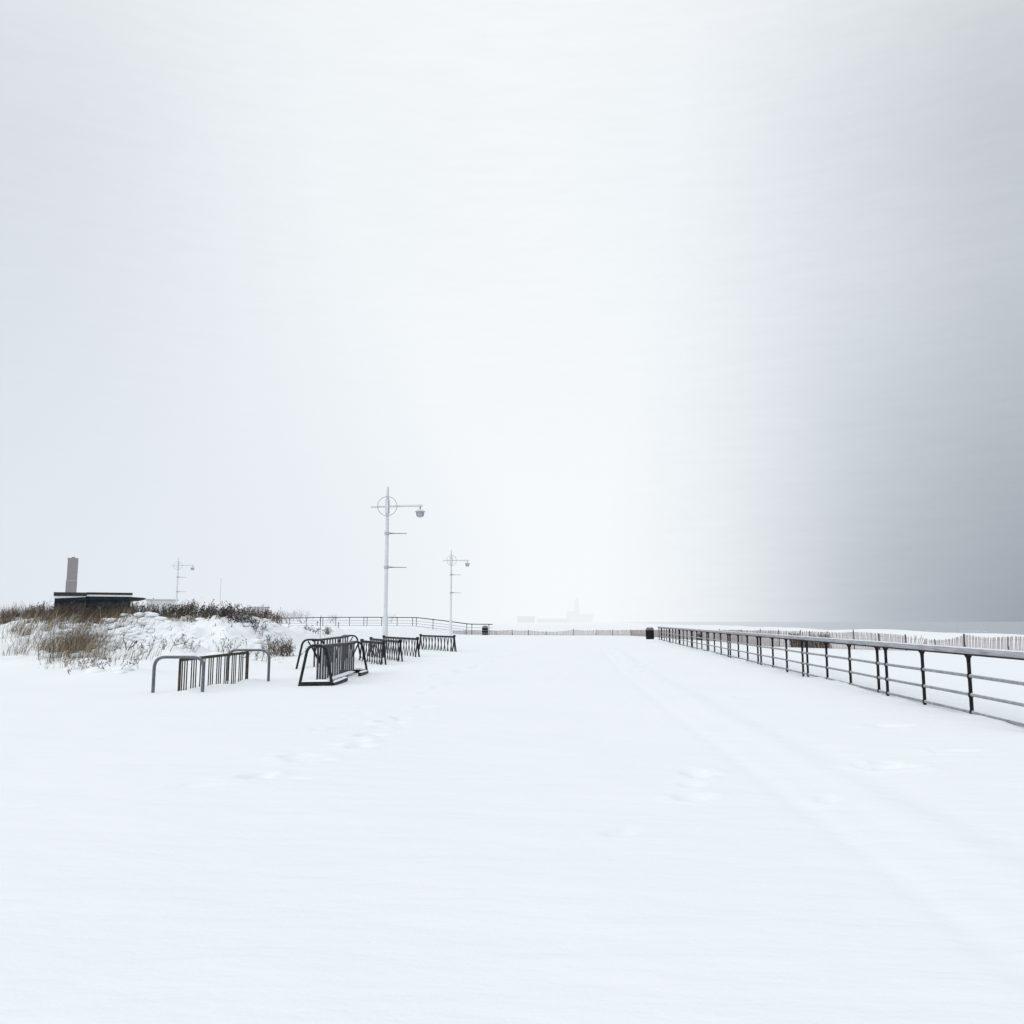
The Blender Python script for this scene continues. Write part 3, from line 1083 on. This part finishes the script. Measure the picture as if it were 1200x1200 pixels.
# crest belt, left to right
x, y = pxs_of(0, 155, 43, 48, 480); ch.append(tufts(x, y, 9, .50, .16, .14, (.12, 0), .022, [BROWN, DARK, TAN, BROWN]))
x, y = pxs_of(30, 150, 41.5, 44, 110); ch.append(tufts(x, y, 9, .35, .12, .12, (.15, 0), .022, [TAN, TAN, BROWN]))
x, y = pxs_of(30, 160, 44, 48, 75); ch.append(heads(x, y, 4, .62, .15, [DARK, MAUVE, BROWN], .06))
x, y = pxs_of(150, 245, 43.5, 47, 120); ch.append(heads(x, y, 5, .55, .14, [DARK, MAUVE, BROWN, MAUVE], .06))
x, y = pxs_of(160, 245, 43, 46, 120); ch.append(tufts(x, y, 8, .27, .1, .12, (.1, 0), .02, [TAN, BROWN, TAN]))
x, y = pxs_of(235, 312, 44.5, 48, 70); ch.append(heads(x, y, 4, .42, .13, [DARK, MAUVE, BROWN], .05))
x, y = pxs_of(235, 322, 44, 47.5, 110); ch.append(tufts(x, y, 8, .22, .09, .12, (.1, 0), .02, [TAN, BROWN, TAN]))
x, y = pxs_of(298, 328, 46, 49, 26); ch.append(heads(x, y, 6, .55, .14, [BROWN, MAUVE, BROWN], .05))
V, F, C = join(ch)
tag(mesh_np("dune_grass", V, F, PLANT, colors=C), "dry brown grass and seed stalks along the dune crest", kind="stuff")
ch = []
# grasses on the dune front
ARCH = [TAN, BROWN, STRAW, DARK, PALEW, STRAW]
def clumps(p0, p1, Y0, Y1, nc, per, sp):
    """uneven clumps: clump centres, then tuft positions round each"""
    cx, cy = pxs_of(p0, p1, Y0, Y1, nc)
    k = rng.integers(1, per, nc)
    return np.repeat(cx, k) + rng.normal(0, sp, k.sum()), np.repeat(cy, k) + rng.normal(0, sp, k.sum())
x, y = clumps(0, 80, 32, 41, 24, 6, .3); ch.append(tufts(x, y, 7, .55, .22, .14, (.2, 0), .018, ARCH))
x, y = clumps(72, 108, 33, 37.5, 22, 7, .22); ch.append(tufts(x, y, 9, .72, .24, .12, (.14, 0), .02, [TAN, BROWN, STRAW, DARK, BROWN]))
x, y = clumps(62, 112, 29.8, 33.5, 15, 6, .22); ch.append(tufts(x, y, 7, .58, .22, .12, (.15, 0), .016, [STRAW, TAN, BROWN, DARK, STRAW]))
x, y = clumps(66, 118, 32.5, 38, 26, 5, .3); ch.append(tufts(x, y, 6, .5, .22, .16, (.3, 0), .016, ARCH))
x, y = clumps(0, 130, 37, 43, 44, 6, .35); ch.append(tufts(x, y, 8, .48, .2, .14, (.35, 0), .018, ARCH))
x, y = clumps(95, 185, 38, 43, 20, 5, .35); ch.append(tufts(x, y, 7, .42, .18, .14, (.5, -.1), .018, ARCH))
x, y = clumps(88, 180, 30, 37, 24, 4, .3); ch.append(tufts(x, y, 6, .4, .18, .1, (.4, 0), .014, ARCH))
x, y = clumps(50, 145, 27.5, 33, 16, 4, .25); ch.append(tufts(x, y, 5, .3, .14, .09, (.3, 0), .012, [TAN, BROWN, STRAW]))
x, y = pxs_of(90, 340, 34, 46, 60); ch.append(tufts(x, y, 5, .10, .05, .06, (.3, 0), .03, [DARK, BROWN]))
x, y = pxs_of(200, 330, 33, 42, 40); ch.append(tufts(x, y, 5, .2, .1, .12, (.2, 0), .012, [TAN, BROWN, MAUVE]))
V, F, C = join(ch)
tag(mesh_np("beach_grass", V, F, PLANT, colors=C), "snow-flecked tan beach grass on the front of the dune", kind="stuff")


# snow caught on the grass as small lumps
lm = []
for p0, p1, Y0, Y1, n_, up in [(66, 190, 37, 43.5, 190, .16), (60, 120, 31.5, 37, 70, .12), (100, 330, 34, 42, 60, .0), (66, 330, 42, 46, 60, .12), (100, 150, 25, 31, 16, .02)]:
    x, y = pxs_of(p0, p1, Y0, Y1, n_)
    z = height(x, y) + rng.uniform(-.02, up + .001, n_)
    for a, b, c in zip(x, y, z): lm.append((a, b, c, random.uniform(.06, .22)))
sv, sf, k = [], [], 0
for a, b, c, r_ in lm:
    el = random.uniform(.8, 2.0); th = random.uniform(-.5, .5)
    for i in range(5):
        f = PI * i / 4
        for q in range(8):
            g = 2 * PI * q / 8
            ux, uy = r_ * math.sin(f) * math.cos(g) * el * random.uniform(.85, 1.15), r_ * math.sin(f) * math.sin(g) * random.uniform(.85, 1.15)
            sv.append((a + ux * math.cos(th) - uy * math.sin(th), b + ux * math.sin(th) + uy * math.cos(th), c + .55 * r_ * math.cos(f)))
    for i in range(4):
        for q in range(8):
            sf.append((k + i * 8 + q, k + (i + 1) * 8 + q, k + (i + 1) * 8 + (q + 1) % 8, k + i * 8 + (q + 1) % 8))
    k += 40
tag(mesh_np("snow_clumps", np.array(sv), np.array(sf), SNOW, smooth=True), "lumps of fresh snow caught on the dune grass", kind="stuff")


def twig(mb, p, d, L, r, depth, pal, snowy):
    p = Vector(p)
    pts = [p]; dd = d.copy()
    n = 3
    for i in range(n):
        dd = (dd + Vector((random.gauss(0, .16), random.gauss(0, .16), random.gauss(.03, .1)))).normalized()
        pts.append(pts[-1] + dd * L / n)
    c = Vector(random.choice(pal)) * random.uniform(.7, 1.3)
    mb.tube(pts, [r * (1 - .25 * i) for i in range(n + 1)], 4, color=c)
    if random.random() < snowy:
        mb.tube([q + Vector((0, 0, r * .8)) for q in pts], [r * .95 * (1 - .2 * i) for i in range(n + 1)], 4, color=(.8, .83, .88))
    if depth > 0:
        for k in range(random.randint(2, 3)):
            q = pts[random.randint(1, n)]
            e = (dd + Vector((random.gauss(0, .5), random.gauss(0, .5), random.gauss(.1, .3)))).normalized()
            twig(mb, q, e, L * random.uniform(.45, .7), r * .65, depth - 1, pal, snowy)
    else:
        for k in range(2):
            q = pts[-1] + Vector((random.gauss(0, .02), random.gauss(0, .02), random.gauss(0, .02)))
            e = dd * random.uniform(.03, .06)
            mb.tube([q, q + e], [r * 1.8, r * .8], 4, color=Vector(random.choice(pal)) * .8)


def shrub(name, label, px, Y, h, n, spread, lean=(.3, 0), r=.013, depth=2, pal=(DARK, BROWN), snowy=.3, group=None, mound=0.0, cat="shrub", fan=.3):
    x = (px - 600) / 1008 * Y
    z = float(height(x, Y))
    root = empty(name, (x, Y, z))
    tag(root, label, cat, group)
    mb = MB()
    for k in range(n):
        ox, oy = random.gauss(0, spread), random.gauss(0, spread * .6)
        zz = float(height(x + ox, Y + oy)) - z - .05
        mb.tube([(0, 0, -.14), (ox * .6, oy * .6, min(0, zz) - .1), (ox, oy, zz + .01)], r * .9, 4, color=DARK)
        d = Vector((lean[0] + random.gauss(0, fan), lean[1] + random.gauss(0, fan), 1)).normalized()
        twig(mb, (ox, oy, zz), d, h * random.uniform(.6, 1.05) * .62, r * 1.25, depth, pal, snowy)
    mb.build("branches", PLANT, root)
    if mound:
        m2 = MB()
        for k in range(3):
            cx, cy = random.gauss(0, spread * .7), random.gauss(0, spread * .4)
            rr = mound * random.uniform(.6, 1)
            prof = [(rr * math.cos(t), rr * .42 * math.sin(t)) for t in np.linspace(-.5, PI / 2 * .98, 7)]
            m2.lathe(prof, (cx, cy, float(height(x + cx, Y + cy)) - z), 14)
        m2.build("snow_load", SNOW, root, smooth=True)
    return root


G = "bare shrubs poking out of the snow on the dune"
shrub("bare_shrub", "leaning twig shrub with dark buds just left behind the grey hoop rack", 190, 32.5, .95, 9, .55, (.5, 0), group=G)
shrub("bare_shrub", "pair of thick dark upright stems left of the leaning twig shrub", 150, 33.5, .95, 2, .02, (.03, 0), .022, 1, group=G)
shrub("bare_shrub", "loose twiggy shrub rising behind the middle of the grey hoop rack", 262, 36.0, .85, 7, .45, (.1, 0), group=G)
shrub("bare_shrub", "small bud-tipped shrub seen through the right hoop of the grey rack", 300, 34.5, .55, 6, .25, (.25, 0), group=G)
shrub("bare_shrub", "thin faint shrub low between the two ends of the grey hoop rack", 225, 35.5, .55, 8, .3, (.3, 0), .008, 2, (MAUVE, BROWN), .4, group=G)
shrub("bare_shrub", "snow-laden drooping shrub at the near foot of the dune, left of the grey rack", 131, 25.6, .55, 9, .45, (.45, -.2), .011, 2, (DARK, BROWN), .7, group=G, mound=.30, fan=.45)
shrub("bare_shrub", "brown stubby clump at the dune foot below the tall beach grass", 103, 28.5, .45, 9, .35, (.15, 0), .01, 2, (BROWN, TAN), .4, group=G, mound=.28)
shrub("bare_shrub", "dark dense shrub spilling down the right side of the white snow mound", 262, 43.2, .78, 75, .75, (.15, 0), .018, 2, (DARK, MAUVE, BROWN), .12, group=G, fan=.4)
shrub("bare_shrub", "dark low shrub at the lower right of the snow mound, beside a snow lump", 287, 42.0, .6, 46, .45, (.1, 0), .016, 2, (DARK, MAUVE), .15, group=G, fan=.4)
shrub("bare_shrub", "rounded tan brown bush just left of the dark hoop racks", 331, 39.5, .8, 60, .36, (.05, 0), .013, 2, (BROWN, TAN, MAUVE), .1, group=G, fan=.3)
shrub("bare_shrub", "low dark tangle of twigs in the snow above the dark hoop racks", 363, 57, .55, 20, .5, (.15, 0), .013, 2, (DARK, MAUVE), .2, group=G, fan=.4)
shrub("bare_shrub", "small upright tangle right of the low twig tangle above the racks", 384, 58, .55, 14, .15, (.1, 0), .012, 2, (DARK, MAUVE), .2, group=G, fan=.35)
shrub("bare_shrub", "pale twiggy shrub at the foot of the right dune end", 305, 41.5, .4, 12, .32, (.15, 0), .008, 2, (MAUVE, BROWN), .4, group=G, fan=.4)
shrub("bare_shrub", "brown clump crowning the right end of the dune", 308, 47, .65, 26, .6, (.1, 0), .011, 2, (BROWN, DARK), .1, group=G, fan=.35)
for px, y0, y1, Y, lab in [(375, 722, 751, 52, "thin tall bare reed standing above the dark hoop racks"), (371.5, 729, 735.5, 66, "short dark stake in the snow before the far railing, left of two"),
                           (396.5, 730, 737, 66, "short dark stake in the snow before the far railing, right of two")]:
    p = at(px, y1, Y)
    root = empty("marker_stake", (p.x, Y, float(height(p.x, Y))))
    tag(root, lab, "stake")
    mb = MB(); w = .016 if px == 375 else .035
    zt = at(px, y0, Y).z - root.location.z
    mb.tube([(0, 0, -.2), (0, 0, zt * .5), (.015, 0, zt)], [w, w * .9, w * .6], 6); mb.build("stem", STAKE, root)
    mb = MB()
    mb.tube([(.015, 0, zt * .92), (.02, 0, zt + .05)], [w * 1.6, w * .8], 6); mb.build("tip", STAKE, root)


def far_tree(label, px, Y, y_top, spread, n):
    x = (px - 600) / 1008 * Y
    root = empty("bare_tree", (x, Y, float(height(x, Y))))
    tag(root, label, "tree", "bare trees far behind the left railing")
    h = at(px, y_top, Y).z - root.location.z
    mb = MB()
    for k in range(3):
        mb.tube([(random.gauss(0, spread * .2), 0, -.3), (random.gauss(0, spread * .3), 0, h * .3), (random.gauss(0, spread * .5), 0, h * .6)], [.14, .1, .05], 5, color=DARK)
    mb.build("trunk", PLANT, root)
    mb = MB()
    for k in range(n):
        d = Vector((random.gauss(0, .6), random.gauss(0, .6), 1)).normalized()
        twig(mb, (random.gauss(0, spread * .35), random.gauss(0, spread * .3), h * random.uniform(.12, .4)), d, h * .42, .035, 2, (MAUVE, DARK), .1)
    mb.build("crown", PLANT, root)


far_tree("faint bare tree clump behind the left end of the far railing", 337, 230, 714.5, 3.4, 34)
far_tree("taller faint bare tree beside the clump at the far railing's left end", 354, 260, 712.8, 2.6, 22)
far_tree("small faint bare tree clump above the middle of the far railing", 391, 330, 718.5, 3.6, 26)
far_tree("tiny faint bare tree just right of the tallest lamp", 459, 420, 717.5, 3.2, 18)

# brush heaps along the beach fence
def brush(label, px0, px1, h, n):
    xm = (px0 + px1) / 2
    b = fence_base(xm)
    root = empty("brush_heap", b)
    tag(root, label, "brush heap", "brushwood piled along the beach fence")
    mb = MB(); m2 = MB()
    for k in range(n):
        px = random.uniform(px0, px1)
        q = fence_base(px) + Vector((random.gauss(0, .1), random.uniform(.1, .5), 0)) - b
        e = .75 + .25 * abs(px - xm) / (px1 - px0) * 2
        hh = h * random.uniform(.5, 1.05) * e
        d = Vector((random.gauss(0, .18), random.gauss(0, .15), 1)).normalized()
        (m2 if k % 5 == 0 else mb).tube([q + Vector((0, 0, -.05)), q + d * hh * .6, q + d * hh + Vector((random.gauss(0, .05), 0, 0))], [.02, .018, .008], 4,
                                         color=Vector(random.choice([BROWN, DARK, MAUVE, (.09, .07, .06)])) * random.uniform(.8, 1.3))
    mb.build("twigs", PLANT, root)
    m2.build("stalks", PLANT, root)


brush("long dark brown brush heap behind the beach fence, showing above the top rail", 929, 973, .98, 520)
brush("small dark brush clump on the beach fence near the far end of the railing", 819, 824.5, .85, 60)

# ------------------------------------------------------------------ snow in the air
n = 4200
yy = rng.uniform(11, 60, n)
px = rng.uniform(-60, 1260, n)
fx = (px - 600) / 1008 * yy
fz = rng.uniform(-0.05, .62, n) * yy + 1.2
fz = np.maximum(fz, height(fx, yy) + .1)
ctr = np.stack([fx, yy, fz], -1)
oct_v = np.array([[1, 0, 0], [-1, 0, 0], [0, 1, 0], [0, -1, 0], [0, 0, 1], [0, 0, -1]], float)
oct_f = np.array([[0, 2, 4], [2, 1, 4], [1, 3, 4], [3, 0, 4], [2, 0, 5], [1, 2, 5], [3, 1, 5], [0, 3, 5]])
rad = rng.uniform(.0025, .005, n)
V = ctr[:, None, :] + oct_v[None] * rad[:, None, None]
F = oct_f[None] + (np.arange(n) * 6)[:, None, None]
FLAKE = mat("snow_flake", (.8, .82, .86), (.85, .87, .9), .9)
tag(mesh_np("falling_snow", V.reshape(-1, 3), F.reshape(-1, 3), FLAKE), "fine snowflakes drifting through the air", kind="stuff")

# ------------------------------------------------------------------ haze of the snowfall: absorbing air, with emission added in place of scattered light


def haze(v0, v1, u0, u1, rgb, z1, dens):
    mb = MB()
    q = [AD * u0 + n0 * v0, AD * u0 + n0 * v1, AD * u1 + n0 * v1, AD * u1 + n0 * v0]
    mb.add([(p.x, p.y, -8) for p in q] + [(p.x, p.y, z1) for p in q],
           [(0, 3, 2, 1), (4, 5, 6, 7), (0, 1, 5, 4), (1, 2, 6, 5), (2, 3, 7, 6), (3, 0, 4, 7)])
    o = mb.build("snow_haze", haze_mat("snow_haze", dens, rgb))
    return tag(o, "pale haze of falling snow", kind="stuff")


haze(-95, 34, 112, 3300, lin(246, 250, 253), 160, .0025)
haze(-2500, -95.5, 140, 3300, lin(226, 232, 240), 160, .0019)

# ------------------------------------------------------------------ sky and light
SUN_EL, SUN_AZ = R(30), R(228)          # azimuth clockwise from straight ahead
world = bpy.data.worlds.new("World")
scene.world = world
world.use_nodes = True
nt = world.node_tree
N, L_ = nt.nodes.new, nt.links.new
bg = nt.nodes["Background"]
bg.inputs["Strength"].default_value = 0.1
sky = N("ShaderNodeTexSky")
sky.sky_type = "NISHITA"
sky.sun_disc = False
sky.sun_elevation = SUN_EL
sky.sun_rotation = SUN_AZ
sky.air_density = 1.0
sky.dust_density = 6.0
tc = N("ShaderNodeTexCoord")
sep = N("ShaderNodeSeparateXYZ")
L_(tc.outputs["Generated"], sep.inputs[0])
az = N("ShaderNodeMath"); az.operation = "ARCTAN2"
L_(sep.outputs["X"], az.inputs[0]); L_(sep.outputs["Y"], az.inputs[1])
mr = N("ShaderNodeMapRange")
mr.inputs["From Min"].default_value = R(-90); mr.inputs["From Max"].default_value = R(90)
nw = N("ShaderNodeTexNoise"); nw.inputs["Scale"].default_value = 2.6; nw.inputs["Detail"].default_value = 5; nw.inputs["Roughness"].default_value = .55
L_(tc.outputs["Generated"], nw.inputs["Vector"])
warp = N("ShaderNodeMath"); warp.operation = "MULTIPLY_ADD"      # ragged cloud edges
L_(nw.outputs["Fac"], warp.inputs[0]); warp.inputs[1].default_value = R(5)
off = N("ShaderNodeMath"); off.operation = "SUBTRACT"
L_(az.outputs[0], off.inputs[0]); off.inputs[1].default_value = R(2.8)
L_(off.outputs[0], warp.inputs[2])
L_(warp.outputs[0], mr.inputs["Value"])


def ramp(stops):
    rp = N("ShaderNodeValToRGB")
    el = rp.color_ramp.elements
    while len(el) > 1: el.remove(el[-1])
    for i, (a, c) in enumerate(stops):
        e = el[0] if i == 0 else el.new((a + 90) / 180)
        e.position = (a + 90) / 180
        e.color = lin(*c)
    rp.color_ramp.interpolation = "B_SPLINE"
    L_(mr.outputs["Result"], rp.inputs["Fac"])
    return rp.outputs["Color"]


low = ramp([(-90, (240, 245, 250)), (-50, (230, 236, 243)), (-36, (219, 226, 233)), (-30, (217, 224, 231)), (-24, (222, 229, 236)), (-18, (231, 238, 244)), (-12, (239, 245, 250)), (-5, (246, 250, 253)),
            (0, (247, 251, 254)), (5, (247, 251, 254)), (9, (244, 248, 252)), (12, (238, 243, 248)), (15, (227, 232, 238)), (18, (214, 219, 226)),
            (21, (200, 206, 214)), (24, (188, 194, 203)), (28, (172, 178, 188)), (32, (160, 166, 177)), (38, (160, 166, 176)), (55, (185, 190, 198)), (90, (222, 228, 234))])
high = ramp([(-90, (240, 245, 250)), (-50, (230, 236, 242)), (-36, (219, 225, 231)), (-30, (217, 223, 229)), (-24, (225, 231, 237)), (-18, (234, 240, 245)), (-12, (241, 246, 250)), (0, (247, 251, 254)),
             (7, (244, 249, 253)), (13, (239, 244, 249)), (18, (231, 236, 242)), (23, (220, 226, 232)), (27, (211, 216, 222)), (30, (203, 209, 215)), (36, (196, 202, 208)), (50, (205, 211, 216)), (90, (230, 235, 240))])
top = N("ShaderNodeRGB"); top.outputs[0].default_value = lin(249, 252, 254)


def mixc(f, a, b):
    m = N("ShaderNodeMix"); m.data_type = "RGBA"
    if isinstance(f, float): m.inputs["Factor"].default_value = f
    else: L_(f, m.inputs["Factor"])
    L_(a, m.inputs["A"]); L_(b, m.inputs["B"])
    return m.outputs["Result"]


def remap(sock, a, b, smooth=True):
    m = N("ShaderNodeMapRange")
    if smooth: m.interpolation_type = "SMOOTHSTEP"
    m.inputs["From Min"].default_value = a; m.inputs["From Max"].default_value = b
    L_(sock, m.inputs["Value"])
    return m.outputs["Result"]


c1 = mixc(remap(sep.outputs["Z"], .01, .36, False), low, high)
c2 = mixc(remap(sep.outputs["Z"], .44, .80), c1, top.outputs[0])
nzs = N("ShaderNodeTexNoise"); nzs.inputs["Scale"].default_value = 2.2; nzs.inputs["Detail"].default_value = 4
L_(tc.outputs["Generated"], nzs.inputs["Vector"])
vm = N("ShaderNodeMapRange"); vm.inputs["To Min"].default_value = 9.25; vm.inputs["To Max"].default_value = 9.65
L_(nzs.outputs["Fac"], vm.inputs["Value"])
# drifting snow in the distance: fine slanted streaks, a percent or two
mps = N("ShaderNodeMapping"); mps.inputs["Rotation"].default_value = (R(25), R(-20), 0); mps.inputs["Scale"].default_value = (5, 5, 40)
L_(tc.outputs["Generated"], mps.inputs["Vector"])
nst = N("ShaderNodeTexNoise"); nst.inputs["Scale"].default_value = 3.0; nst.inputs["Detail"].default_value = 6; nst.inputs["Roughness"].default_value = .65
L_(mps.outputs["Vector"], nst.inputs["Vector"])
stk = N("ShaderNodeMapRange"); stk.inputs["To Min"].default_value = .95; stk.inputs["To Max"].default_value = 1.05
L_(nst.outputs["Fac"], stk.inputs["Value"])
vmul = N("ShaderNodeMath"); vmul.operation = "MULTIPLY"
L_(vm.outputs["Result"], vmul.inputs[0]); L_(stk.outputs["Result"], vmul.inputs[1])
sc_ = N("ShaderNodeVectorMath"); sc_.operation = "SCALE"
L_(c2, sc_.inputs[0]); L_(vmul.outputs[0], sc_.inputs["Scale"])
ad = N("ShaderNodeVectorMath"); ad.operation = "MULTIPLY_ADD"
L_(sky.outputs["Color"], ad.inputs[0]); ad.inputs[1].default_value = (.03, .03, .03)
L_(sc_.outputs[0], ad.inputs[2])
L_(ad.outputs[0], bg.inputs["Color"])

sd = bpy.data.lights.new("sun", "SUN")
sd.energy = 0.7
sd.angle = R(24)
sd.color = (1, .98, .95)
sun = bpy.data.objects.new("sun", sd)
to_sun = Vector((math.sin(SUN_AZ) * math.cos(SUN_EL), math.cos(SUN_AZ) * math.cos(SUN_EL), math.sin(SUN_EL)))
sun.rotation_euler = to_sun.to_track_quat("Z", "Y").to_euler()
col.objects.link(sun)

# ------------------------------------------------------------------ render settings
scene.render.engine = "CYCLES"
scene.cycles.max_bounces = 6
scene.cycles.diffuse_bounces = 3
scene.cycles.transparent_max_bounces = 32
scene.cycles.use_denoising = True
scene.view_settings.view_transform = "Standard"
scene.view_settings.look = "None"
scene.view_settings.exposure = 0
scene.view_settings.gamma = 1
